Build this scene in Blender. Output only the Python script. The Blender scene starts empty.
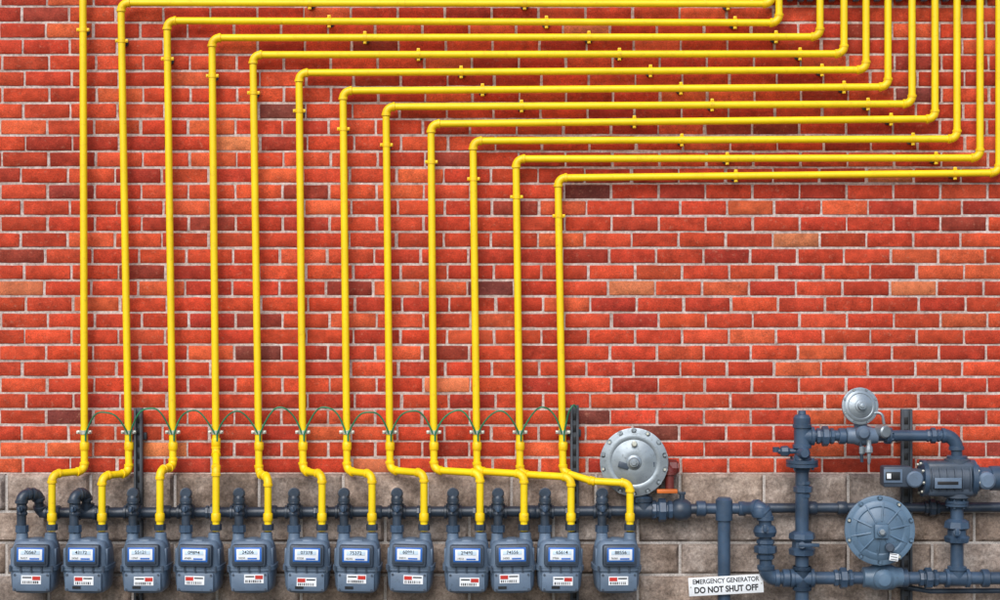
import bpy, bmesh, math, random
from mathutils import Vector, Matrix, Quaternion, noise
random.seed(11)
S=236.0; D=7.0; ZC=(722-300)/S
def W(px,py,d=0.0):
    k=(D-d)/D
    return Vector(((px-500)/S*k, -d, ZC+(300-py)/S*k))
def U(p): return p/S
sc=bpy.context.scene
V=Vector
# ---------------------------------------------------------------- materials
def newmat(name):
    m=bpy.data.materials.new(name); m.use_nodes=True
    nt=m.node_tree; b=nt.nodes['Principled BSDF']; return m,nt,b
def N(nt,t,**k):
    n=nt.nodes.new(t)
    for a,b in k.items(): setattr(n,a,b)
    return n
def paint(name,col,rough=0.4,metal=0.0,var=0.25,dirt=(0.05,0.04,0.03),dirtamt=0.35,bump=0.15,scale=30,spec=0.5):
    m,nt,b=newmat(name); L=nt.links
    n1=N(nt,'ShaderNodeTexNoise'); n1.inputs['Scale'].default_value=scale*0.3; n1.inputs['Detail'].default_value=6
    n2=N(nt,'ShaderNodeTexNoise'); n2.inputs['Scale'].default_value=scale*1.7; n2.inputs['Detail'].default_value=8; n2.inputs['Roughness'].default_value=0.7
    geo=N(nt,'ShaderNodeNewGeometry')
    for n in (n1,n2): L.new(geo.outputs['Position'],n.inputs['Vector'])
    hs=N(nt,'ShaderNodeMix',data_type='RGBA')
    hs.inputs['A'].default_value=(*[c*(1-var) for c in col],1); hs.inputs['B'].default_value=(*[min(1,c*(1+var)) for c in col],1)
    r1=N(nt,'ShaderNodeMapRange'); r1.inputs['From Min'].default_value=0.35; r1.inputs['From Max'].default_value=0.65
    L.new(n1.outputs['Fac'],r1.inputs['Value']); L.new(r1.outputs['Result'],hs.inputs['Factor'])
    mx=N(nt,'ShaderNodeMix',data_type='RGBA'); mx.inputs['B'].default_value=(*dirt,1)
    r2=N(nt,'ShaderNodeMapRange'); r2.inputs['From Min'].default_value=0.56; r2.inputs['From Max'].default_value=0.72; r2.inputs['To Max'].default_value=dirtamt
    L.new(n2.outputs['Fac'],r2.inputs['Value']); L.new(r2.outputs['Result'],mx.inputs['Factor']); L.new(hs.outputs['Result'],mx.inputs['A'])
    L.new(mx.outputs['Result'],b.inputs['Base Color'])
    rr=N(nt,'ShaderNodeMapRange'); rr.inputs['To Min'].default_value=rough*0.75; rr.inputs['To Max'].default_value=min(1,rough*1.35)
    L.new(n2.outputs['Fac'],rr.inputs['Value']); L.new(rr.outputs['Result'],b.inputs['Roughness'])
    b.inputs['Metallic'].default_value=metal; b.inputs['Specular IOR Level'].default_value=spec
    bp=N(nt,'ShaderNodeBump'); bp.inputs['Strength'].default_value=bump; bp.inputs['Distance'].default_value=0.002
    L.new(n2.outputs['Fac'],bp.inputs['Height']); L.new(bp.outputs['Normal'],b.inputs['Normal'])
    return m
YEL=paint('yellow_paint',(0.95,0.65,0.003),0.45,var=0.05,dirt=(0.40,0.18,0.01),dirtamt=0.38,bump=0.12,spec=0.45)
YEL2=paint('yellow_paint_fitting',(0.94,0.60,0.003),0.42,var=0.08,dirt=(0.32,0.13,0.01),dirtamt=0.55,bump=0.5,spec=0.5)
SLATE=paint('slate_blue_paint',(0.042,0.074,0.122),0.34,var=0.25,dirt=(0.12,0.12,0.12),dirtamt=0.3,bump=0.35,scale=40)
DARK=paint('dark_manifold_paint',(0.030,0.046,0.070),0.34,var=0.3,dirt=(0.10,0.09,0.08),dirtamt=0.4,bump=0.4,scale=40)
METER=paint('meter_grey_paint',(0.12,0.17,0.24),0.40,var=0.13,dirt=(0.05,0.06,0.07),dirtamt=0.5,bump=0.3,scale=35)
METER2=paint('meter_cover_paint',(0.055,0.075,0.105),0.40,var=0.15,dirt=(0.03,0.03,0.04),dirtamt=0.4,bump=0.3,scale=35)
ALU=paint('aluminium_grey',(0.28,0.32,0.35),0.36,metal=0.5,var=0.2,dirt=(0.09,0.09,0.09),dirtamt=0.6,bump=0.3,scale=35)
REGB=paint('regulator_blue_grey',(0.10,0.165,0.24),0.36,var=0.15,dirt=(0.05,0.06,0.07),dirtamt=0.5,bump=0.3,scale=35)
BLK=paint('black_plastic',(0.015,0.017,0.02),0.35,var=0.2,dirt=(0.07,0.07,0.07),dirtamt=0.4)
GALV=paint('strut_steel',(0.050,0.058,0.070),0.5,metal=0.2,var=0.3,dirt=(0.02,0.02,0.02),dirtamt=0.5)
STEEL=paint('zinc_clamp',(0.60,0.60,0.52),0.35,metal=0.6,var=0.2)
WHT=paint('white_label',(0.82,0.84,0.86),0.4,var=0.03,dirt=(0.4,0.4,0.38),dirtamt=0.3,bump=0.05)
LBLUE=paint('lcd_pale_blue',(0.62,0.76,0.88),0.25,var=0.08,dirtamt=0.1,bump=0.02)
DBLUE=paint('label_blue',(0.025,0.14,0.50),0.3,var=0.1,dirtamt=0.1,bump=0.02)
RED=paint('label_red',(0.55,0.03,0.02),0.4,var=0.1,bump=0.02)
RUST=paint('red_brown_fitting',(0.17,0.030,0.025),0.45,var=0.3,bump=0.5)
ORNG=paint('orange_tag',(0.7,0.16,0.02),0.5,var=0.2)
GRN=paint('green_wire',(0.015,0.19,0.085),0.4,var=0.3,bump=0.05)
INK=paint('black_ink',(0.012,0.012,0.014),0.5,var=0.1,bump=0.0,dirtamt=0.1)

def brickmat():
    m,nt,b=newmat('fired_clay_brick'); L=nt.links
    at=N(nt,'ShaderNodeAttribute',attribute_name='bcol')
    geo=N(nt,'ShaderNodeNewGeometry')
    comb=N(nt,'ShaderNodeVectorMath',operation='MULTIPLY_ADD')
    L.new(at.outputs['Color'],comb.inputs[0]); comb.inputs[1].default_value=(37,91,53); L.new(geo.outputs['Position'],comb.inputs[2])
    def noi(scale,det,ro,src=comb):
        n=N(nt,'ShaderNodeTexNoise'); n.inputs['Scale'].default_value=scale; n.inputs['Detail'].default_value=det; n.inputs['Roughness'].default_value=ro
        L.new(src.outputs[0],n.inputs['Vector']); return n
    def rng(n,a,bb,c,d):
        r=N(nt,'ShaderNodeMapRange'); r.inputs['From Min'].default_value=a; r.inputs['From Max'].default_value=bb; r.inputs['To Min'].default_value=c; r.inputs['To Max'].default_value=d
        L.new(n.outputs['Fac'],r.inputs['Value']); return r
    a=noi(20,5,0.65); bb=noi(230,4,0.8); c=noi(60,6,0.7); big=noi(0.8,4,0.6,geo)
    ra=rng(a,0.3,0.7,0.70,1.30); rb=rng(bb,0.3,0.7,0.56,1.38); rc=rng(big,0.3,0.7,0.88,1.16)
    m1=N(nt,'ShaderNodeMath',operation='MULTIPLY'); L.new(ra.outputs[0],m1.inputs[0]); L.new(rb.outputs[0],m1.inputs[1])
    m2=N(nt,'ShaderNodeMath',operation='MULTIPLY'); L.new(m1.outputs[0],m2.inputs[0]); L.new(rc.outputs[0],m2.inputs[1])
    sc_=N(nt,'ShaderNodeVectorMath',operation='SCALE'); L.new(at.outputs['Color'],sc_.inputs[0]); L.new(m2.outputs[0],sc_.inputs['Scale'])
    r3=rng(c,0.57,0.74,0,0.5)
    mx=N(nt,'ShaderNodeMix',data_type='RGBA'); mx.inputs['B'].default_value=(0.56,0.25,0.16,1)
    L.new(sc_.outputs[0],mx.inputs['A']); L.new(r3.outputs[0],mx.inputs['Factor'])
    d=noi(85,4,0.7); r4=rng(d,0.59,0.72,0,0.6)
    mx2=N(nt,'ShaderNodeMix',data_type='RGBA'); mx2.inputs['B'].default_value=(0.10,0.022,0.015,1)
    L.new(mx.outputs['Result'],mx2.inputs['A']); L.new(r4.outputs[0],mx2.inputs['Factor'])
    L.new(mx2.outputs['Result'],b.inputs['Base Color']); b.inputs['Roughness'].default_value=0.85; b.inputs['Specular IOR Level'].default_value=0.2
    bp=N(nt,'ShaderNodeBump'); bp.inputs['Strength'].default_value=0.9; bp.inputs['Distance'].default_value=0.003
    add=N(nt,'ShaderNodeMath',operation='ADD'); L.new(bb.outputs['Fac'],add.inputs[0]); L.new(c.outputs['Fac'],add.inputs[1])
    L.new(add.outputs[0],bp.inputs['Height']); L.new(bp.outputs['Normal'],b.inputs['Normal'])
    return m
def stonemat(name,c1,c2,c3,scale,useattr=False,bump=0.8,grime=0.0):
    m,nt,b=newmat(name); L=nt.links
    geo=N(nt,'ShaderNodeNewGeometry')
    n1=N(nt,'ShaderNodeTexNoise'); n1.inputs['Scale'].default_value=scale; n1.inputs['Detail'].default_value=9; n1.inputs['Roughness'].default_value=0.7
    n2=N(nt,'ShaderNodeTexNoise'); n2.inputs['Scale'].default_value=scale*9; n2.inputs['Detail'].default_value=4; n2.inputs['Roughness'].default_value=0.8
    for n in (n1,n2): L.new(geo.outputs['Position'],n.inputs['Vector'])
    cr=N(nt,'ShaderNodeValToRGB'); e=cr.color_ramp.elements
    e[0].position=0.34; e[0].color=(*c1,1); e[1].position=0.68; e[1].color=(*c3,1); x=e.new(0.5); x.color=(*c2,1)
    L.new(n1.outputs['Fac'],cr.inputs['Fac'])
    r=N(nt,'ShaderNodeMapRange'); r.inputs['From Min'].default_value=0.3; r.inputs['From Max'].default_value=0.7; r.inputs['To Min'].default_value=0.5; r.inputs['To Max'].default_value=1.35
    L.new(n2.outputs['Fac'],r.inputs['Value'])
    s=N(nt,'ShaderNodeVectorMath',operation='SCALE'); L.new(cr.outputs['Color'],s.inputs[0]); L.new(r.outputs[0],s.inputs['Scale'])
    out=s.outputs[0]
    if useattr:
        at=N(nt,'ShaderNodeAttribute',attribute_name='bcol')
        mu=N(nt,'ShaderNodeVectorMath',operation='MULTIPLY'); L.new(out,mu.inputs[0]); L.new(at.outputs['Color'],mu.inputs[1]); out=mu.outputs[0]
    if grime>0:
        n3=N(nt,'ShaderNodeTexNoise'); n3.inputs['Scale'].default_value=2.2; n3.inputs['Detail'].default_value=6; n3.inputs['Roughness'].default_value=0.65
        mp=N(nt,'ShaderNodeMapping'); mp.inputs['Scale'].default_value=(2.2,1,0.6); L.new(geo.outputs['Position'],mp.inputs['Vector']); L.new(mp.outputs[0],n3.inputs['Vector'])
        rg=N(nt,'ShaderNodeMapRange'); rg.inputs['From Min'].default_value=0.42; rg.inputs['From Max'].default_value=0.66; rg.inputs['To Min'].default_value=1.0; rg.inputs['To Max'].default_value=1-grime
        L.new(n3.outputs['Fac'],rg.inputs['Value'])
        s3=N(nt,'ShaderNodeVectorMath',operation='SCALE'); L.new(out,s3.inputs[0]); L.new(rg.outputs[0],s3.inputs['Scale']); out=s3.outputs[0]
    L.new(out,b.inputs['Base Color']); b.inputs['Roughness'].default_value=0.92; b.inputs['Specular IOR Level'].default_value=0.2
    bp=N(nt,'ShaderNodeBump'); bp.inputs['Strength'].default_value=bump; bp.inputs['Distance'].default_value=0.003
    L.new(n2.outputs['Fac'],bp.inputs['Height']); L.new(bp.outputs['Normal'],b.inputs['Normal'])
    return m
BRICK=brickmat()
MORTAR=stonemat('mortar',(0.38,0.27,0.23),(0.56,0.44,0.39),(0.70,0.60,0.55),9)
CMU=stonemat('split_face_block',(0.20,0.152,0.125),(0.36,0.285,0.24),(0.54,0.45,0.39),9,True,1.0,0.3)
MORTAR2=stonemat('block_mortar',(0.44,0.40,0.37),(0.58,0.53,0.49),(0.68,0.63,0.59),20,grime=0.25)
GROUNDM=stonemat('gravelly_asphalt',(0.04,0.04,0.04),(0.06,0.058,0.055),(0.09,0.085,0.08),3)
COPING=stonemat('precast_coping',(0.25,0.24,0.22),(0.33,0.31,0.29),(0.4,0.38,0.36),5)

# ---------------------------------------------------------------- mesh builder
def frame(ax):
    ax=V(ax).normalized()
    t=V((0,0,1)) if abs(ax.z)<0.9 else V((1,0,0))
    a=ax.cross(t).normalized(); b=ax.cross(a).normalized()
    return ax,a,b
class MB:
    def __init__(s): s.v=[];s.f=[];s.m=[];s.mats=[]
    def mi(s,mat):
        if mat not in s.mats: s.mats.append(mat)
        return s.mats.index(mat)
    def rings(s,rings,mat,cap=True):
        k=s.mi(mat); n=len(rings[0]); base=len(s.v)
        for r in rings: s.v.extend([tuple(p) for p in r])
        for i in range(len(rings)-1):
            for j in range(n):
                a=base+i*n+j; b=base+i*n+(j+1)%n
                s.f.append((a,b,b+n,a+n)); s.m.append(k)
        if cap:
            s.f.append(tuple(base+j for j in range(n))[::-1]); s.m.append(k)
            e=base+(len(rings)-1)*n
            s.f.append(tuple(e+j for j in range(n))); s.m.append(k)
    def lathe(s,o,axis,prof,mat,n=20,rot=0.0):
        ax,a,b=frame(axis); o=V(o); R=[]
        for t,r in prof:
            r=max(r,1e-5)
            R.append([o+ax*t+a*(r*math.cos(rot+2*math.pi*j/n))+b*(r*math.sin(rot+2*math.pi*j/n)) for j in range(n)])
        s.rings(R,mat)
    def cyl(s,p0,p1,r,mat,n=16,rot=0.0,ch=0.0):
        p0=V(p0);p1=V(p1);L=(p1-p0).length
        if ch>0: s.lathe(p0,p1-p0,[(0,r-ch),(ch,r),(L-ch,r),(L,r-ch)],mat,n,rot)
        else: s.lathe(p0,p1-p0,[(0,r),(L,r)],mat,n,rot)
    def tube(s,pts,r,mat,n=16):
        pts=[V(p) for p in pts]; T=[]
        for i in range(len(pts)):
            d=(pts[min(i+1,len(pts)-1)]-pts[max(i-1,0)]); T.append(d.normalized())
        _,a,b=frame(T[0]); R=[]
        for i,p in enumerate(pts):
            if i>0:
                q=T[i-1].rotation_difference(T[i]); a=q@a; b=q@b
            rr=r[i] if isinstance(r,(list,tuple)) else r
            R.append([p+a*(rr*math.cos(2*math.pi*j/n))+b*(rr*math.sin(2*math.pi*j/n)) for j in range(n)])
        s.rings(R,mat)
    def box(s,c,size,mat,bev=0.0,rot=None,seg=2):
        bm=bmesh.new(); bmesh.ops.create_cube(bm,size=1)
        for v in bm.verts: v.co=V((v.co.x*size[0],v.co.y*size[1],v.co.z*size[2]))
        if bev>0: bmesh.ops.bevel(bm,geom=bm.edges[:],offset=bev,segments=seg,affect='EDGES',profile=0.5)
        k=s.mi(mat); base=len(s.v); bm.verts.index_update(); c=V(c)
        for v in bm.verts:
            p=v.co.copy()
            if rot is not None: p=rot@p
            s.v.append(tuple(p+c))
        for f in bm.faces: s.f.append(tuple(base+v.index for v in f.verts)); s.m.append(k)
        bm.free()
    def run(s,pts,r,mat,fmat=None,R=None,fit=True,k=1.0):
        pts=[V(p) for p in pts]; fmat=fmat or mat; R=R or r*1.9; path=[pts[0]]; arcs=[]
        for i in range(1,len(pts)-1):
            a=(pts[i-1]-pts[i]); b=(pts[i+1]-pts[i]); la,lb=a.length,b.length; a.normalize(); b.normalize()
            th=a.angle(b)
            if th>math.pi-0.03: path.append(pts[i]); continue
            t=min(R/math.tan(th/2),la*0.48,lb*0.48)
            p0=pts[i]+a*t; p2=pts[i]+b*t; arc=[]
            for q in range(9):
                u=q/8; w=math.cos((math.pi-th)/2)
                den=(1-u)**2+2*w*u*(1-u)+u*u
                arc.append((p0*(1-u)**2+pts[i]*(2*w*u*(1-u))+p2*u*u)/den)
            path+=arc; arcs.append((arc,a,b,t))
        path.append(pts[-1]); s.tube(path,r,mat)
        if fit:
            for arc,a,b,t in arcs:
                s.tube(arc,r*(1+0.2*k),fmat)
                L=r*0.75
                for p,d in((arc[0],a),(arc[-1],b)):
                    s.lathe(p-d*r*0.35,d,[(0,r*(1+.15*k)),(0.1*r,r*(1+.36*k)),(L*0.9,r*(1+.38*k)),(L,r*(1+.25*k)),(L+0.01*r,r*1.0)],fmat,20)
    def collar(s,p,ax,r,L,mat,n=20):
        ax=V(ax).normalized(); p=V(p)-ax*L/2
        s.lathe(p,ax,[(0,r*0.9),(L*0.12,r),(L*0.88,r),(L,r*0.9)],mat,n)
    def union(s,p,ax,r,mat):
        ax=V(ax).normalized(); p=V(p)
        s.lathe(p-ax*r*1.5,ax,[(0,r*1.05),(0.1*r,r*1.3),(r*.6,r*1.35),(r*.75,r*1.15),(r*3*.75,r*1.15),(r*2.4,r*1.35),(r*2.9,r*1.3),(r*3,r*1.05)],mat,8)
        s.lathe(p-ax*r*0.55,ax,[(0,r*1.5),(0.12*r,r*1.68),(r*0.98,r*1.68),(r*1.1,r*1.5)],mat,8)
    def flange(s,p,ax,r,mat,R=None,nb=4,L=None):
        ax,a,b=frame(ax); p=V(p); R=R or r*2.1; L=L or r*0.5
        s.lathe(p-ax*(L*2.6),ax,[(0,r*1.1),(L*1.5,r*1.4),(L*1.6,R),(L*2.5,R),(L*2.52,R*0.93),(L*2.68,R*0.93),(L*2.7,R),(L*3.6,R),(L*3.7,r*1.4),(L*5.2,r*1.1)],mat,28)
        for j in range(nb):
            an=math.pi/nb+2*math.pi*j/nb; q=p+(a*math.cos(an)+b*math.sin(an))*(R*0.8)
            s.cyl(q-ax*L*1.75,q+ax*L*1.75,r*0.22,mat,6)
    def tee(s,p,ax,br,r,mat):
        ax=V(ax).normalized(); br=V(br).normalized(); p=V(p); h=r*1.75
        s.cyl(p-ax*h,p+ax*h,r*1.2,mat,20); s.cyl(p,p+br*h,r*1.2,mat,20)
        for q,d in((p+ax*h,ax),(p-ax*h,-ax),(p+br*h,br)): s.collar(q-d*r*0.25,d,r*1.4,r*0.6,mat)
    def make(s,name,parent=None,smooth=True,loc=None,angle=32):
        me=bpy.data.meshes.new(name); me.from_pydata(s.v,[],s.f)
        for m in s.mats: me.materials.append(m)
        me.polygons.foreach_set('material_index',s.m)
        if smooth:
            me.polygons.foreach_set('use_smooth',[True]*len(s.f)); me.set_sharp_from_angle(angle=math.radians(angle))
        me.update()
        o=bpy.data.objects.new(name,me); sc.collection.objects.link(o)
        if parent: o.parent=parent
        if loc is not None: o.location=loc
        return o
def text(name,body,size,loc,mat,parent,roty=0.0,rotz=0.0,bold=0.0,sx=1.0):
    c=bpy.data.curves.new(name,'FONT'); c.body=body; c.size=size; c.align_x='CENTER'; c.align_y='CENTER'; c.extrude=0.0003; c.offset=bold
    c.materials.append(mat)
    o=bpy.data.objects.new(name,c); sc.collection.objects.link(o); o.parent=parent; o.location=loc
    o.rotation_euler=(math.radians(90),roty,rotz); o.scale=(sx,1,1); return o

X=V((1,0,0));Yb=V((0,-1,0));Z=V((0,0,1))
# ---------------------------------------------------------------- ground
g=MB(); g.v=[(-400,-400,0),(400,-400,0),(400,400,0),(-400,400,0)]; g.f=[(0,1,2,3)]; g.m=[0]; g.mats=[GROUNDM]
g.make('ground',smooth=False)
# ---------------------------------------------------------------- wall
ZB=W(0,473.5).z; XW=5.6; ZT=5.1
wall=bpy.data.objects.new('brick_wall',None); sc.collection.objects.link(wall)
pal=[((0.54,0.060,0.025),32),((0.59,0.076,0.030),26),((0.48,0.050,0.023),21),((0.40,0.043,0.023),11),((0.64,0.108,0.040),9),((0.31,0.046,0.028),3.4),((0.20,0.046,0.034),1.8),((0.66,0.19,0.078),1.5)]
def pick():
    t=random.random()*sum(w for _,w in pal)
    for c,w in pal:
        t-=w
        if t<=0: break
    f=random.uniform(0.86,1.12); return tuple(x*f*random.uniform(0.94,1.06) for x in c)
verts=[];faces=[];cols=[]
PX=47.0/S; PZ=16.1/S; MT=2.3/S
nrow=int((ZT-ZB)/PZ)+1; ncol=int(2*XW/PX)+2
for r in range(nrow):
    z0=ZB+r*PZ+MT*0.5; rowshift=random.uniform(-0.012,0.012)
    for c in range(ncol):
        x0=-XW+(c-(0.5 if r%2 else 0))*PX+rowshift+random.uniform(-0.0015,0.0015)
        w=PX-MT+random.uniform(-0.002,0.002); h=PZ-MT+random.uniform(-0.0010,0.0010)
        zz0=z0+random.uniform(-0.001,0.001)
        dep=random.uniform(-0.0012,0.0016); tx=random.uniform(-0.006,0.006); tz=random.uniform(-0.012,0.012)
        e=0.0026
        us=[0,e,w*0.22,w*0.41,w*0.6,w*0.8,w-e,w]; vs=[0,e,h*0.5,h-e,h]
        base=len(verts); nu=len(us); nv=len(vs)
        for j,vv in enumerate(vs):
            for i,uu in enumerate(us):
                ed=(i in(0,nu-1)) or (j in(0,nv-1)); cor=(i in(0,nu-1)) and (j in(0,nv-1))
                d=dep+(uu-w/2)*tx+(vv-h/2)*tz
                jx=random.gauss(0,0.0006);jz=random.gauss(0,0.00055)
                xx=x0+uu+jx; zz=zz0+vv+jz
                if ed: d-=0.0022+random.uniform(0,0.0010)
                if cor:
                    q=random.uniform(0.001,0.003)
                    xx+=q*(1 if i==0 else -1); zz+=q*0.6*(1 if j==0 else -1)
                verts.append((xx,-d,zz))
        brd=[(i,0) for i in range(nu)]+[(nu-1,j) for j in range(1,nv)]+[(i,nv-1) for i in range(nu-2,-1,-1)]+[(0,j) for j in range(nv-2,0,-1)]
        col=pick(); nf=0
        for j in range(nv-1):
            for i in range(nu-1):
                a=base+j*nu+i; faces.append((a,a+1,a+1+nu,a+nu)); nf+=1
        bb=len(verts)
        for (i,j) in brd:
            p=verts[base+j*nu+i]; verts.append((p[0],0.012,p[2]))
        nb=len(brd)
        for q in range(nb):
            i,j=brd[q]; i2,j2=brd[(q+1)%nb]
            faces.append((base+j2*nu+i2,base+j*nu+i,bb+q,bb+(q+1)%nb)); nf+=1
        cols+= [(*col,1.0)]*nf
def colmesh(name,verts,faces,cols,mat,smooth=True):
    me=bpy.data.meshes.new(name); me.from_pydata(verts,[],faces); me.materials.append(mat)
    at=me.attributes.new('bcol','FLOAT_COLOR','FACE'); at.data.foreach_set('color',[x for c in cols for x in c])
    if smooth: me.polygons.foreach_set('use_smooth',[True]*len(faces)); me.set_sharp_from_angle(angle=math.radians(50))
    me.update(); o=bpy.data.objects.new(name,me); sc.collection.objects.link(o); o.parent=wall; return o
colmesh('brick_courses',verts,faces,cols,BRICK)
def gridplane(name,x0,x1,z0,z1,y,n,m,amp,mat):
    v=[];f=[]
    for j in range(m+1):
        for i in range(n+1):
            x=x0+(x1-x0)*i/n; z=z0+(z1-z0)*j/m
            v.append((x,y-amp*noise.noise(V((x*9,0,z*9))),z))
    for j in range(m):
        for i in range(n):
            a=j*(n+1)+i; f.append((a,a+1,a+n+2,a+n+1))
    b=MB(); b.v=v;b.f=f;b.m=[0]*len(f);b.mats=[mat]; return b.make(name,wall)
gridplane('mortar_bed',-XW-.1,XW+.1,ZB-0.01,ZT+0.02,0.0032,300,120,0.0012,MORTAR)
# block base
rows=[473.5,511,542,574]; zs=[W(0,p).z for p in rows]
while zs[-1]>0.0: zs.append(zs[-1]-32/S)
verts=[];faces=[];cols=[]
BL=84/S; mt=2.8/S; YF=-0.014
for r in range(len(zs)-1):
    zt=zs[r]-mt*0.5; zb=zs[r+1]+mt*0.5
    if r==0: zt=zs[0]-0.001
    off=(r%2)*0.5+0.13
    for c in range(int(2*XW/BL)+2):
        x0=-XW+(c-off)*BL+mt/2; w=BL-mt; h=zt-zb; nu=30;nv=12; base=len(verts)
        seed=random.uniform(0,100); f=random.uniform(0.76,1.2); wr=random.uniform(-.04,.07); col=(f*(1+wr),f,f*(1-wr),1)
        for j in range(nv+1):
            for i in range(nu+1):
                u=i/nu;v_=j/nv; x=x0+u*w; z=zb+v_*h
                q=V((x*7,seed,z*7)); q2=V((x*24,seed,z*24)); q3=V((x*70,seed,z*70))
                d=0.014+0.010*noise.noise(q)+0.008*noise.noise(q2)+0.006*noise.noise(q3)
                ed=min(u*w,(1-u)*w,v_*h,(1-v_)*h); d=d*min(1,(ed/0.011))**0.6
                verts.append((x,YF-d,z))
        nf=0;n1=nu+1
        for j in range(nv):
            for i in range(nu):
                a=base+j*n1+i; faces.append((a,a+1,a+1+n1,a+n1)); nf+=1
        brd=[(i,0) for i in range(n1)]+[(nu,j) for j in range(1,nv+1)]+[(i,nv) for i in range(nu-1,-1,-1)]+[(0,j) for j in range(nv-1,0,-1)]
        bb=len(verts)
        for (i,j) in brd:
            p=verts[base+j*n1+i]; verts.append((p[0],0.02,p[2]))
        nb=len(brd)
        for q in range(nb):
            i,j=brd[q]; i2,j2=brd[(q+1)%nb]
            faces.append((base+j2*n1+i2,base+j*n1+i,bb+q,bb+(q+1)%nb)); nf+=1
        cols+=[col]*nf
colmesh('block_base',verts,faces,cols,CMU)
gridplane('block_mortar_bed',-XW-.1,XW+.1,-0.05,ZB-0.006,YF+0.002,240,40,0.002,MORTAR2)
b=MB(); b.box((0,0.16,2.5),(2*XW,0.28,5.0),MORTAR); b.box((0,0.13,ZT+0.07),(2*XW+0.1,0.38,0.09),COPING,0.008)
b.make('backing_and_coping',wall)

# ---------------------------------------------------------------- yellow pipes
RY=3.6/S; DY=0.054; DM=0.165
tops=[83,121,167,212,253,299,343,386,431,473,516,558]
corn=[None,3,21,38,55,73,91,107,124,141,159,178]
rend=[None,(772,4),(779,23),(820,37),(844,54),(866,70),(888,87),(912,104),(935,119),(957,139),(980,158),(999,173)]
bots=[84.5,129,173,216,259,303,347,390,434,477,520,563]
outs=[52,102,160,216,268,322,372,424,480,524,571,630]
jog=[471,473,467,None,474,471,471,470,470,471,474,472]
cen=[36,89,147,200,253,308,358,411,467,512,559,616]
def clip(mb,px,py,vert,d=DY,r=RY):
    p=W(px,py,d); ax=Z if vert else X; side=X if vert else Z
    L=r*0.5
    mb.lathe(p-ax*L,ax,[(0,r*1.02),(0,r*1.16),(2*L,r*1.16),(2*L,r*1.02)],YEL2,18)
    for sg in(-1,1):
        q=p+side*(sg*r*1.4)
        sz=(r*0.7,r*0.6,2*L*0.9) if vert else (2*L*0.9,r*0.6,r*0.7)
        mb.box(q,sz,YEL2,r*0.1)
        mb.cyl(q+Yb*r*0.6,q-Yb*r*0.7,r*0.2,YEL2,6)
    mb.cyl(p-Yb*r, V((p.x,0.002,p.z)), r*0.42, DARK, 10)
    mb.cyl(V((p.x,-0.007,p.z)),V((p.x,0.001,p.z)),r*1.2,DARK,14)
for i in range(12):
    mb=MB(); pts=[]
    if corn[i] is None:
        pts=[V((W(tops[i],0,DY).x-0.01,0.05,4.55)),V((W(tops[i],0,DY).x-0.01,-DY,4.55)),W(tops[i],2,DY)]
    else:
        rx,ry=rend[i]; zt=4.10
        xt=W(rx,0,DY).x
        pts=[V((xt,0.05,zt)),V((xt,-DY,zt)),W(rx,ry,DY),W(tops[i],corn[i],DY)]
    if jog[i] is None:
        pts+=[W(bots[i],452,DY),W(bots[i],470,DM),W(bots[i],531,DM)]
    elif i==11:
        pts+=[W(563,472,DY),W(592,481,0.13),W(630,483,DM),W(630,531,DM)]
    else:
        pts+=[W(bots[i],jog[i],DY),W(outs[i],jog[i]+3,DM),W(outs[i],531,DM)]
    mb.run(pts,RY,YEL,YEL2,R=RY*2.1,k=0.75)
    mb.collar(W(bots[i],446 if i!=3 else 442,DY),Z,RY*1.28,RY*2.2,YEL2)
    mb.collar(W(outs[i],517,DM),Z,RY*1.3,RY*2.2,YEL2); mb.lathe(W(outs[i],524,DM),-Z,[(0,RY*1.2),(0,RY*1.6),(RY*1.6,RY*1.6),(RY*1.6,RY*1.3)],DARK,8)
    if corn[i] is not None:
        py=corn[i]+ (38 if i else 0)
        k=(py-corn[i])/(430-corn[i]); clip(mb,tops[i]+(bots[i]-tops[i])*k,py,True)
        rx,ry=rend[i]
        L_=rx-tops[i]
        for fr in ([0.43+0.03*math.sin(i*2.1),1-44/L_] if L_<520 else [0.27+0.02*math.sin(i*1.7),0.62,1-44/L_]):
            clip(mb,tops[i]+L_*fr,corn[i]+(ry-corn[i])*fr,False)
    else: clip(mb,83,30,True)
    c=W(bots[i],432,DY)
    mb.lathe(c-Z*RY*0.55,Z,[(0,RY*1.02),(0,RY*1.32),(RY*1.1,RY*1.32),(RY*1.1,RY*1.02)],STEEL,16)
    for sg in(-1,1):
        mb.box(c+X*sg*RY*1.6,(RY*0.9,RY*1.6,RY*0.9),STEEL,RY*0.1)
        mb.cyl(c+X*sg*RY*1.6+Yb*RY*1.7,c+X*sg*RY*1.6-Yb*RY*1.0,RY*0.28,STEEL,6)
    mb.make('yellow_gas_pipe')
xs=bots+[577]
for i in range(12):
    a=W(xs[i]+1,434,DY+0.018); b_=W(xs[i+1]-1,434 if i<11 else 408,DY+0.018)
    pts=[]; hgt=(25+random.uniform(-3,2.5))/S; sk=random.uniform(-0.12,0.12)
    if i==11: hgt=0.05
    for k in range(21):
        u=k/20; uu=u+sk*u*(1-u)*2; p=a.lerp(b_,u); p.z+=hgt*(1-abs(2*uu-1)**2.3) + 0.004*math.sin(u*9+i)*math.sin(math.pi*u); p.y-=0.02*math.sin(math.pi*u); pts.append(p)
    mb=MB(); mb.tube(pts,0.0036,GRN,8); 
    mb.cyl(a,a-Z*0.03,0.0036,GRN,8); mb.make('green_bonding_wire')

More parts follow.
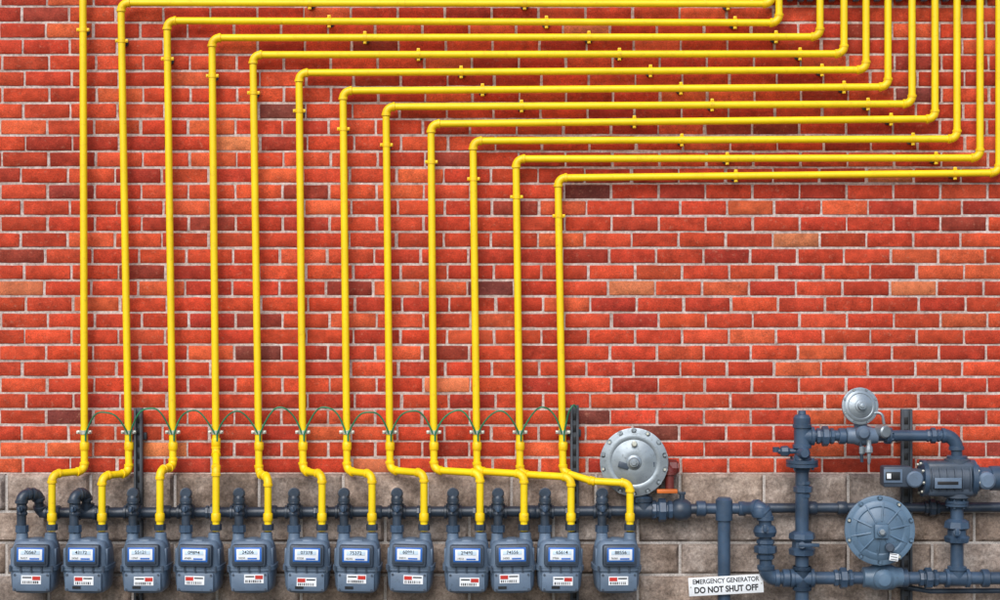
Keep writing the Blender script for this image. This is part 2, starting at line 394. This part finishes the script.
# ---------------------------------------------------------------- strut posts
def post(px,ptop,d=0.045,w=8.5):
    mb=MB(); t=W(px,ptop,d); ww=U(w); x=t.x; h=t.z
    y1=-d; 
    mb.box((x,y1+0.010+0.002,h/2),(ww,0.003,h),GALV,0.0008)
    for sg in(-1,1):
        mb.box((x+sg*(ww/2-0.0015),y1+0.0005,h/2),(0.003,0.020,h),GALV,0.0008)
        mb.box((x+sg*(ww/2-0.0065),y1-0.0115,h/2),(0.0068,0.003,h),GALV,0.0008)
    z=h-0.05
    while z>0.2:
        mb.box((x,y1+0.0096,z),(ww*0.4,0.0012,0.03),INK,0.0003); z-=0.05
    for z in (h-0.12,0.35):
        mb.box((x,-0.012,z),(ww*1.6,0.02,0.03),GALV,0.002)
    return mb.make('strut_post')
post(138.5,408); post(574.5,405); post(906.5,409,0.07,11)
mb=MB(); a=W(783,-8,0.03); c=W(992,-8,0.03)
mb.box(((a.x+c.x)/2,-0.02,a.z),(c.x-a.x,0.04,U(9)),GALV,0.002)
for px in (790,801,810,832,856,877,899,924,946,968):
    p=W(px,-2,0.05); mb.box((p.x,-0.045,p.z),(U(5),0.03,U(7)),DARK,0.002); mb.cyl((p.x,-0.05,p.z-U(2)),(p.x,-0.072,p.z-U(2)),0.006,DARK,6)
mb.make('strut_channel')

# ---------------------------------------------------------------- manifold
RM=5.2/S; DMF=0.085
mb=MB()
mb.run([W(87,512.5,DMF),W(640,511,DMF)],RM,DARK,fit=False)
mb.cyl(W(40,512.5,DMF),W(90,512.5,DMF),RM,DARK)
r2=RM*0.84
mb.run([W(52,512.5,DMF),W(40,512.5,DMF),W(38,494,DMF+0.03),W(21.5,494,DM),W(21.5,532,DM)],r2*1.05,DARK,R=r2*1.5)
mb.run([W(87,514,DMF),W(86,494,DMF+0.03),W(74,494,DM),W(74,532,DM)],r2*1.05,DARK,R=r2*1.4)
mb.tee(W(87,512.5,DMF),X,Z,RM,DARK)
for i,c in enumerate(cen):
    ix=c-14.0
    if i>=2:
        mb.tee(W(ix,512,DMF),X,Z,RM*0.95,DARK)
        mb.run([W(ix,512,DMF),W(ix,493.5,DMF),W(ix,493.5,DM),W(ix,532,DM)],r2,DARK,R=r2*1.25)
        mb.collar(W(ix,493,DM+0.010),Yb,r2*1.15,0.016,DARK,20)
    p=W(ix,508,DM)
    mb.lathe(p+Z*r2*1.6,-Z,[(0,r2*1.2),(r2*.4,r2*1.28),(r2*.9,r2*1.05),(r2*1.6,r2*1.3),(r2*2.3,r2*1.05),(r2*2.8,r2*1.28),(r2*3.2,r2*1.15)],DARK,16)
    mb.cyl(p,p+Yb*r2*1.9,r2*0.62,SLATE,12)
    mb.box(p+Yb*r2*2.2,(r2*0.5,r2*0.9,r2*1.1),SLATE,r2*0.08,rot=Matrix.Rotation(random.uniform(-0.4,0.4),3,'Y'))
    mb.lathe(W(ix,525,DM),-Z,[(0,r2*1.2),(0,r2*1.5),(r2*1.5,r2*1.55),(r2*1.6,r2*1.3)],SLATE,8)
    if i in(1,3,5,7,8,10): mb.union(W(ix+27,512,DMF),X,RM*0.95,DARK)
    else: mb.collar(W(ix+33,512,DMF),X,RM*1.3,RM*2.0,DARK)
for px in(138.5,574.5):
    p=W(px,512,DMF); mb.lathe(p-X*0.012,X,[(0,RM),(0,RM*1.2),(0.024,RM*1.2),(0.024,RM)],GALV,18)
    mb.box((p.x,-DMF+RM*0.5,p.z-RM*1.3),(0.024,DMF-0.03,RM*0.5),GALV,0.001)
mb.make('gas_manifold')

# ---------------------------------------------------------------- meters
def meter_mesh():
    mb=MB(); u=1/S
    def sec(z,w,d,cy=0,n=28,e=0.42):
        out=[]
        for j in range(n):
            a=2*math.pi*j/n; c=math.cos(a);s=math.sin(a)
            out.append(V((w*u*math.copysign(abs(c)**e,c),(cy+d*math.copysign(abs(s)**e,s))*u,z*u)))
        return out
    mb.rings([sec(z,w,d) for z,w,d in[(-27.5,13,10),(-26.7,17,13.5),(-24.5,19.5,15.5),(-20,21,17),(-8,22.0,18),(-5,22.2,18.2),(-4.8,23.6,19.6),(-2.6,23.6,19.6)]],METER)
    mb.rings([sec(z,w,d) for z,w,d in[(-2.4,23.6,19.6),(-0.4,23.6,19.6),(-0.2,22.2,18.2),(8,21.8,17.8),(16,21.0,17.0),(20.5,19.4,15.6),(23,17,13.5),(24.2,12,9)]],METER)
    for sx in (-20,-10,0,10,20):
        mb.cyl((sx*u,-20.0*u,-5.6*u),(sx*u,-20.0*u,0.4*u),1.1*u,METER2,6)
    for sg in(-1,1):
        mb.box((sg*20.5*u,-6*u,8*u),(3*u,12*u,16*u),METER,1.0*u)
    for sx in(-14,13.5):
        mb.lathe((sx*u,0,17*u),Z,[(0,7.6*u),(4*u,7.0*u),(7*u,5.8*u),(12*u,5.6*u),(13*u,4.8*u)],METER,20)
    mb.box((0,-2*u,21*u),(12*u,22*u,8*u),METER,2.5*u)
    mb.box((0.5*u,-20*u,10.5*u),(33*u,9*u,21*u),METER2,2.2*u)
    mb.box((0.5*u,-24.5*u,11*u),(29*u,3*u,16.5*u),METER2,1.2*u)
    mb.box((0.5*u,-25.9*u,12*u),(26*u,0.8*u,13.5*u),DBLUE,0.3*u)
    mb.box((0.5*u,-26.3*u,12*u),(22.5*u,0.8*u,10.5*u),WHT,0.3*u)
    mb.box((0.5*u,-26.85*u,14.2*u),(18*u,0.5*u,4.2*u),LBLUE,0.1*u)
    mb.box((4.5*u,-26.85*u,8.2*u),(9*u,0.5*u,1.4*u),DBLUE,0.1*u)
    mb.box((0,-17.6*u,-15.5*u),(36*u,3.5*u,18*u),METER,1.6*u)
    for a_ in(-1,1):
        for b2 in(-1,1): mb.cyl((a_*15.6*u,-19*u,(-15.5+b2*7.0)*u),(a_*15.6*u,-20.2*u,(-15.5+b2*7.0)*u),1.2*u,METER2,6)
    return mb
base=meter_mesh(); mesh0=None
for i,c in enumerate(cen):
    loc=W(c,563,DM)
    if mesh0 is None:
        o=base.make('gas_meter'); mesh0=o.data
    else:
        o=bpy.data.objects.new('gas_meter',mesh0); sc.collection.objects.link(o)
    o.location=loc; rz=math.radians(random.uniform(-5,5)); o.rotation_euler=(math.radians(random.uniform(-1,1)),math.radians(random.uniform(-1.3,1.3)),rz)
    u=1/S; lb=MB(); k=i%4
    ox=random.uniform(-3,5); oz=random.uniform(-2,2)
    lb.box(((ox)*u,-19.55*u,(-13.5+oz)*u),(19*u,0.4*u,8.5*u),WHT,0.1*u)
    lb.box(((ox-(5 if k%2 else -5))*u,-19.85*u,(-12.0+oz)*u),(7.5*u,0.3*u,3.6*u),RED,0.05*u)
    lb.box(((ox+(4 if k%2 else -4))*u,-19.85*u,(-11.3+oz)*u),(8.5*u,0.3*u,1.2*u),INK,0.05*u)
    for q in range(9):
        lb.box(((ox-7.6+q*1.75)*u,-19.85*u,(-15.8+oz)*u),(random.uniform(0.5,1.2)*u,0.3*u,2.4*u),INK)
    if k in(1,2): lb.box(((-7+ox)*u,-19.9*u,(-20.5)*u),(8*u,0.3*u,2.6*u),BLK)
    lb.make('stickers',o,smooth=False)
    text('index_digits',"%05d"%random.randint(120,89999),4.6*u,((0.5)*u,-27.2*u,14.2*u),INK,o,bold=0.0002)
    text('serial_text',"%d"%random.randint(10000,99999),2.6*u,(-5.5*u,-26.8*u,8.6*u),INK,o)

# ---------------------------------------------------------------- right-hand service pipework
RS=6.6/S; DS=0.17
mb=MB()
mb.run([W(636,511,DMF),W(700,508.5,DMF+0.02)],RM,DARK,fit=False)
mb.tee(W(643,510,DMF),X,Z,RM*1.35,DARK)
mb.union(W(662,510,DMF+0.005),X,RM*1.35,SLATE)
mb.lathe(W(672,509.5,DMF+0.01),X,[(0,RM*1.4),(0.012,RM*1.9),(0.03,RM*2.15),(0.06,RM*2.0),(0.078,RM*1.4)],DARK,16)
mb.cyl(W(682,509,DMF+0.01),W(682,494,DMF+0.01),RM*0.55,DARK,10); mb.box(W(682,493,DMF+0.01),(0.03,0.018,0.012),DARK,0.002)
mb.run([W(697,508.5,DMF+0.02),W(754,508.5,DMF+0.02),W(760,508.5,DS)],RM*1.05,SLATE,fit=False)
mb.collar(W(701,508.5,DMF+0.02),X,RM*1.5,0.04,SLATE)
mb.collar(W(742,508.5,DMF+0.02),X,RM*1.4,0.03,SLATE)
p=W(724,508,DMF+0.03)
mb.cyl(V((p.x,p.y,0.0)),W(724,503,DMF+0.03),RS*0.95,SLATE,20)
mb.lathe(W(724,520,DMF+0.03),Z,[(0,RS*0.95),(0,RS*1.25),(0.05,RS*1.3),(0.085,RS*1.25),(0.095,RS*0.9)],SLATE,20)
mb.run([W(745,508,DMF+0.03),W(760,508,DS),W(765,514,DS),W(766,578,DS),W(1120,578,DS)],RS*0.95,SLATE,R=RS*1.6)
mb.lathe(W(760,506,DS),-Z,[(0,RS*0.8),(0.006,RS*1.2),(0.03,RS*1.35),(0.045,RS*1.2)],SLATE,16)
mb.union(W(765.5,549,DS),Z,RS*1.0,SLATE)
mb.lathe(W(765,536,DS),Z,[(0,RS*1.2),(0,RS*1.5),(0.02,RS*1.75),(0.04,RS*1.5),(0.045,RS*1.2)],SLATE,18)
mb.cyl(W(765,528,DS),W(765,528,DS+0.06),RS*0.5,SLATE,12); mb.box(W(765,528,DS+0.065),(0.014,0.02,0.03),SLATE,0.002)
mb.collar(W(786,578,DS),X,RS*1.35,0.03,SLATE); mb.union(W(843,578,DS),X,RS*0.95,SLATE); mb.collar(W(868,578,DS),X,RS*1.3,0.025,SLATE)
mb.collar(W(904,578,DS),X,RS*1.35,0.03,SLATE); mb.union(W(928,578,DS),X,RS*0.95,SLATE); mb.collar(W(985,578,DS),X,RS*1.35,0.03,SLATE)
xr=W(802,500,DS).x
mb.cyl(V((xr,-DS,0)),W(802,418,DS),RS*1.0,SLATE,22)
mb.lathe(W(802,425,DS),Z,[(0,RS*1.0),(0,RS*1.25),(0.03,RS*1.28),(0.042,RS*1.0),(0.045,RS*0.6),(0.06,RS*0.55)],SLATE,20)
mb.tee(W(802,436,DS),Z,X,RS,SLATE)
mb.flange(W(802,463,DS),Z,RS,SLATE,R=RS*2.35)
mb.lathe(W(802,452,DS),Yb,[(0,RS),(RS*1.9,RS*0.9),(RS*2.4,RS*0.6)],SLATE,12)
mb.union(W(803,489,DS),Z,RS*0.85,SLATE)
mb.lathe(W(802,556,DS),Z,[(0,RS*1.2),(0.008,RS*1.9),(0.03,RS*2.0),(0.038,RS*1.5),(0.06,RS*1.45),(0.075,RS*2.0),(0.095,RS*1.9),(0.105,RS*1.2)],SLATE,8)
mb.cyl(W(802,545,DS),W(802,545,DS+0.07),RS*0.5,SLATE,12)
mb.box(W(809,545,DS+0.07),(0.085,0.01,0.014),SLATE,0.002)
mb.tee(W(802,578,DS),Z,X,RS,SLATE); mb.tee(W(802,578,DS),Z,-X,RS,SLATE)
mb.cyl(W(778,451,DS),W(802,451,DS),RS*0.42,SLATE,10); mb.lathe(W(780,451,DS),X,[(0,RS*.5),(0.005,RS*.75),(0.03,RS*.8),(0.04,RS*.5)],SLATE,8)
mb.cyl(W(776,452,DS),W(776,447,DS),RS*0.5,SLATE,8)
mb.run([W(806,435.5,DS),W(956,435.5,DS),W(957,461,DS)],RS*0.82,SLATE,R=RS*2.0)
mb.union(W(825,436,DS),X,RS*0.9,SLATE); mb.collar(W(842,436,DS),X,RS*1.2,0.03,SLATE)
mb.flange(W(888,435.5,DS),X,RS*0.7,SLATE,R=RS*1.25,nb=6)
mb.union(W(933,435.5,DS),X,RS*0.7,SLATE)
mb.collar(W(957,458,DS),Z,RS*1.5,0.022,SLATE)
mb.cyl(W(957,494,DS),W(957,578,DS),RS*0.95,SLATE,20)
mb.flange(W(957,503,DS),Z,RS*0.8,SLATE,R=RS*1.7,nb=6)
mb.lathe(W(957,543,DS),Z,[(0,RS*1.2),(0.006,RS*1.8),(0.026,RS*1.95),(0.034,RS*1.4),(0.055,RS*1.4),(0.065,RS*1.95),(0.09,RS*1.8),(0.1,RS*1.2)],SLATE,8)
mb.cyl(W(957,532,DS),W(957,532,DS+0.07),RS*0.5,SLATE,12); mb.box(W(957,532,DS+0.072),(0.016,0.012,0.03),SLATE,0.002)
mb.tee(W(957,578,DS),X,Z,RS,SLATE)
mb.make('gas_service_pipework')
mb=MB(); mb.cyl(W(752,508,0.075),W(1150,506.5,0.075),RM*0.95,DARK,18)
for px in(812,842,1010): mb.collar(W(px,508,0.075),X,RM*1.3,0.04,DARK)
mb.union(W(932,507.5,0.075),X,RM,DARK)
mb.make('supply_pipe')
mb=MB(); mb.run([W(895,585,DS-0.06),W(930,591,DS-0.06),W(1100,590,DS-0.06)],RM*0.5,DARK,fit=False); mb.make('vent_tube')

# ---------------------------------------------------------------- regulators
def regulator(px,py,d,Rpx,mat,face,nb,ribs,fl=1.0,boss=1.0):
    R=U(Rpx); mb=MB(); o=W(px,py,d)
    ax=V(face).normalized(); _,a,b=frame(ax)
    T=R*0.055; z0=-0.06*R+2*T
    def f(x): return 0.5*R+ (z0 + (x-0)*R*fl)
    mb.lathe(o-ax*R*0.50,ax,[(0,R*0.22),(R*0.05,R*0.32),(R*0.16,R*0.36),(R*0.28,R*0.55),(R*0.38,R*0.80),(R*0.44,R*0.90),(R*0.44,R),(R*0.44+T,R),(R*0.445+T,R*0.975),(R*0.455+T,R*0.975),(R*0.46+T,R),(R*0.46+2*T,R),(R*0.47+2*T,R*0.97),(R*0.47+2*T,R*0.86),(f(0.07),R*0.80),(f(0.085),R*0.70),(f(0.06),R*0.66),(f(0.12),R*0.50),(f(0.16),R*0.36),(f(0.17),R*0.30),(f(0.17),R*0.26)],mat,56)
    for j in range(nb):
        an=2*math.pi*(j+0.5)/nb; q=o+(a*math.cos(an)+b*math.sin(an))*R*0.925
        mb.cyl(q-ax*R*0.10,q+ax*R*0.135,R*0.04,STEEL if j%3==0 else mat,6)
        mb.lathe(q-ax*R*0.08,ax,[(0,R*0.085),(R*0.16,R*0.085)],mat,10)
    for j in range(ribs):
        an=2*math.pi*(j)/ribs+0.2; dr=a*math.cos(an)+b*math.sin(an)
        p0=o+dr*R*0.28+ax*(z0+R*0.17*fl); p1=o+dr*R*0.84+ax*(z0+0.05*R*fl)
        mb.tube([p0,p0.lerp(p1,0.5)+ax*R*0.012,p1],[R*0.03,R*0.028,R*0.02],mat,8)
    s0=z0+0.15*R*fl
    mb.lathe(o+ax*s0,ax,[(0,R*0.27*boss),(R*0.06,R*0.25*boss),(R*0.08,R*0.18*boss),(R*0.22,R*0.17*boss),(R*0.24,R*0.15*boss)],mat,24)
    mb.lathe(o+ax*(s0+R*0.22),ax,[(0,R*0.11*boss),(R*0.08,R*0.11*boss),(R*0.09,R*0.09*boss)],ALU,6)
    return mb,o,ax,a,b,R
mb,o,ax,a,b,R=regulator(634,462,0.105,33.5,ALU,(-0.08,-1,0.05),14,0,0.7,0.85)
mb.lathe(o+V((0.0,-R*0.12,0.078)),ax,[(0,R*0.09),(R*0.12,R*0.09),(R*0.14,R*0.06)],STEEL,12)
mb.box(o+V((0.068,-R*0.12,-0.008)),(0.034,0.012,0.022),METER2,0.002)
mb.box(o+V((-0.045,-R*0.16,-0.012)),(0.045,0.012,0.026),METER2,0.003,rot=Matrix.Rotation(0.3,3,'Y'))
# red-brown relief valve on the right, elbowing down
q=W(667,468,0.10)
mb.lathe(V((o.x+0.06,-0.07,q.z)),X,[(0,0.028),(0.05,0.030),(0.055,0.040),(0.085,0.042),(0.09,0.034),(0.12,0.033),(0.123,0.026),(0.128,0.026)],RUST,8)
mb.run([V((q.x-0.02,-0.09,q.z)),V((q.x+0.012,-0.09,q.z-0.006)),V((q.x+0.012,-0.09,W(0,492,0.1).z))],0.019,RUST,R=0.03)
mb.box(W(667,491,0.12),(0.085,0.03,0.016),ORNG,0.003)
mb.run([W(641,511,DMF),W(641,494,DMF),V((o.x+0.03,-0.10,o.z-0.09))],RM*0.9,DARK,R=RM)
mb.union(W(642,499,DMF),Z,RM*1.1,SLATE)
mb.make('pressure_regulator')
mb,o,ax,a,b,R=regulator(860,406,0.20,18.0,ALU,(0.10,-1,0.10),8,0,1.0,1.3)
mb.run([V((o.x,-DS,o.z)),W(861,430,DS)],R*0.36,METER,fit=False)
mb.lathe(W(846,435.5,DS),X,[(0,RS),(0.004,RS*1.2),(0.03,RS*1.25),(0.05,RS*1.5),(0.09,RS*1.5),(0.11,RS*1.2),(0.128,RS*1.15)],METER,20)
mb.lathe(W(861,432,DS),Yb,[(0,RS*1.1),(RS*1.6,RS*1.05),(RS*2.1,RS*0.7),(RS*2.2,0.003)],METER,20)
mb.lathe(W(879,431,DS),(0.4,-1,0),[(0,RS*0.95),(RS*1.7,RS*0.95),(RS*1.9,RS*0.75)],ALU,20)
mb.run([W(868,414,DS+.02),W(882,412,DS+0.04),W(884,424,DS+0.04)],0.006,ALU,R=0.02,fit=False)
mb.run([W(860,436,DS+0.03),W(862,462,DS+0.03)],0.007,DARK,fit=False)
mb.lathe(W(869,440,DS+0.05),-Z,[(0,0.010),(0.02,0.010),(0.03,0.016),(0.05,0.016),(0.055,0.008),(0.09,0.007),(0.1,0.003)],ALU,8)
mb.lathe(W(862,446,DS+0.03),-Z,[(0,0.008),(0.004,0.013),(0.03,0.013),(0.035,0.008)],ALU,6)
mb.make('pressure_regulator')
mb,o,ax,a,b,R=regulator(879.5,530,0.235,33.5,REGB,(-0.06,-1,0.02),10,10,1.0,0.8)
mb.box(o+ax*R*0.30,(R*0.40,R*0.16,R*0.40),REGB,R*0.04)
mb.lathe(W(881,560,DS+0.01),Z,[(0,RS*1.4),(0.02,RS*1.3),(0.09,RS*1.3)],REGB,20)
mb.lathe(W(862,577,DS),X,[(0,RS*1.1),(0.005,RS*1.5),(0.03,RS*1.55),(0.05,RS*1.9),(0.12,RS*1.9),(0.14,RS*1.5),(0.165,RS*1.4),(0.17,RS*1.1)],REGB,20)
mb.lathe(W(881,577,DS),Yb,[(0,RS*1.6),(RS*1.9,RS*1.5),(RS*2.4,RS*0.9),(RS*2.5,0.003)],REGB,20)
mb.lathe(W(889,547,0.235+0.035),ax,[(0,0.018),(0.025,0.018),(0.03,0.013)],METER2,16)
reg3=mb.make('pressure_regulator')
tg=MB(); tg.box(W(894,557,0.285),(0.036,0.0015,0.030),WHT,0.0004,rot=Matrix.Rotation(0.15,3,'Y')); 
for q in range(3): tg.box(W(894,554.2+q*2.6,0.2865),(0.026,0.0008,0.0025),INK,0,rot=Matrix.Rotation(0.15,3,'Y'))
tg.cyl(W(889,547,0.284),W(894,553.5,0.284),0.0012,INK,6)
tg.make('tag',reg3)

# ---------------------------------------------------------------- rotary meter
mb=MB()
c=W(948,478,DS)
mb.lathe(c-X*U(26),X,[(0,U(14)),(U(2),U(16)),(U(44),U(16)),(U(46),U(14))],METER2,32)
mb.box(c,(U(48),0.11,U(34)),METER2,0.02,seg=3)
for k in range(6):
    mb.lathe(c+X*U(-20+k*7.4),X,[(0,U(16)),(0.001,U(17.6)),(0.006,U(17.6)),(0.007,U(16))],METER2,32)
mb.lathe(c-X*U(27),X,[(0,U(15)),(0.004,U(18)),(U(5),U(18)),(U(5.5),U(15.5))],SLATE,28)
mb.lathe(c+X*U(20),X,[(0,U(15.5)),(U(0.5),U(18)),(U(5.5),U(18)),(U(6),U(14.5)),(U(9),U(13.5)),(U(9.2),U(11)),(U(20),U(10.5)),(U(21),U(12)),(U(30),U(12)),(U(31),U(10))],SLATE,28)
for k in range(8):
    an=2*math.pi*k/8+.2; q=c+V((0,math.cos(an)*U(14.8),math.sin(an)*U(14.8)))
    mb.cyl(q-X*U(28.6),q-X*U(25),U(1.4),STEEL,6); mb.cyl(q+X*U(24),q+X*U(27),U(1.4),STEEL,6)
mb.lathe(c-X*U(44),X,[(0,U(8)),(0.003,U(9.5)),(U(18),U(9.5)),(U(18.2),U(12))],METER2,24)
mb.box(W(896,476,DS+0.03),(U(28),0.075,U(20)),METER2,0.008)
mb.box(W(893,476,DS+0.0705),(U(18),0.006,U(13)),METER,0.001)
mb.box(W(893,476,DS+0.0735),(U(14),0.003,U(8)),BLK,0.001)
mb.box(W(889,476,DS+0.0765),(U(4),0.002,U(5)),WHT,0.0003)
mb.lathe(W(912,478,DS+0.03),Yb,[(0,U(8)),(0.05,U(8)),(0.055,U(6.5))],METER,20)
mb.lathe(W(985,480,DS+0.03),Yb,[(0,U(9)),(0.03,U(8.5)),(0.04,U(6))],METER,18)
mb.box(W(948,483,DS+0.074),(U(26),0.010,U(10)),METER,0.001)
mb.box(W(948,483,DS+0.0798),(U(20),0.002,U(3)),INK,0.0002)
mb.collar(W(957,461,DS),Z,RS*1.9,0.022,METER2); mb.collar(W(957,495,DS),Z,RS*1.9,0.022,METER2)
mb.make('rotary_gas_meter')

# ---------------------------------------------------------------- sign
sg=MB(); dS=DMF+0.075; c=W(726,585,dS); rot=Matrix.Rotation(math.radians(-3.2),3,'Y')
sg.box(c,(U(73),0.002,U(18)),WHT,0.0006,rot=rot)
for s_ in(-1,1): sg.cyl(c+V((s_*U(34.5),0,s_*U(2))),c+V((s_*U(34.5),-0.003,s_*U(2))),0.003,STEEL,8)
sg.lathe(V((W(724,585,DMF+0.03).x,-(DMF+0.03),c.z))-Z*0.006,Z,[(0,RS),(0,RS*1.08),(0.012,RS*1.08),(0.012,RS)],STEEL,18)
sg.cyl(V((W(724,585,DMF+.03).x,-(DMF+0.05),c.z)),V((c.x,c.y+0.001,c.z)),0.006,STEEL,8)
so=sg.make('warning_sign')
r_=math.radians(-3.2)
up=rot@Z
text('text_line_1','EMERGENCY GENERATOR',U(6.4),c+up*U(4.6)+V((0,-0.0012,0)),INK,so,roty=r_,bold=0.0006,sx=0.86)
text('text_line_2','DO NOT SHUT OFF',U(8.2),c-up*U(3.8)+V((0,-0.0012,0)),INK,so,roty=r_,bold=0.0012,sx=0.86)

# ---------------------------------------------------------------- camera, light
cam=bpy.data.cameras.new('Camera'); co=bpy.data.objects.new('Camera',cam); sc.collection.objects.link(co)
co.location=(0,-D,ZC); co.rotation_euler=(math.radians(90),0,0); cam.sensor_width=36; cam.lens=36*D/(1000/S); cam.clip_end=2000; sc.camera=co
dirv=V((0.28,1.0,-0.85)).normalized()
sun=bpy.data.lights.new('Sun','SUN'); sun.energy=2.9; sun.angle=math.radians(45); sun.color=(1.0,0.97,0.93)
so_=bpy.data.objects.new('Sun',sun); sc.collection.objects.link(so_); so_.rotation_euler=dirv.to_track_quat('-Z','Y').to_euler(); so_.location=(-4,-8,9)
w=bpy.data.worlds.new('World'); sc.world=w; w.use_nodes=True; nt=w.node_tree
bg=nt.nodes['Background']; sky=nt.nodes.new('ShaderNodeTexSky'); sky.sky_type='NISHITA'; sky.sun_disc=False
sky.sun_elevation=math.asin(-dirv.z); sky.sun_rotation=math.atan2(-dirv.x,-dirv.y)
nt.links.new(sky.outputs[0],bg.inputs[0]); bg.inputs[1].default_value=0.15
sc.view_settings.view_transform='Standard'; sc.view_settings.look='None'; sc.view_settings.exposure=0
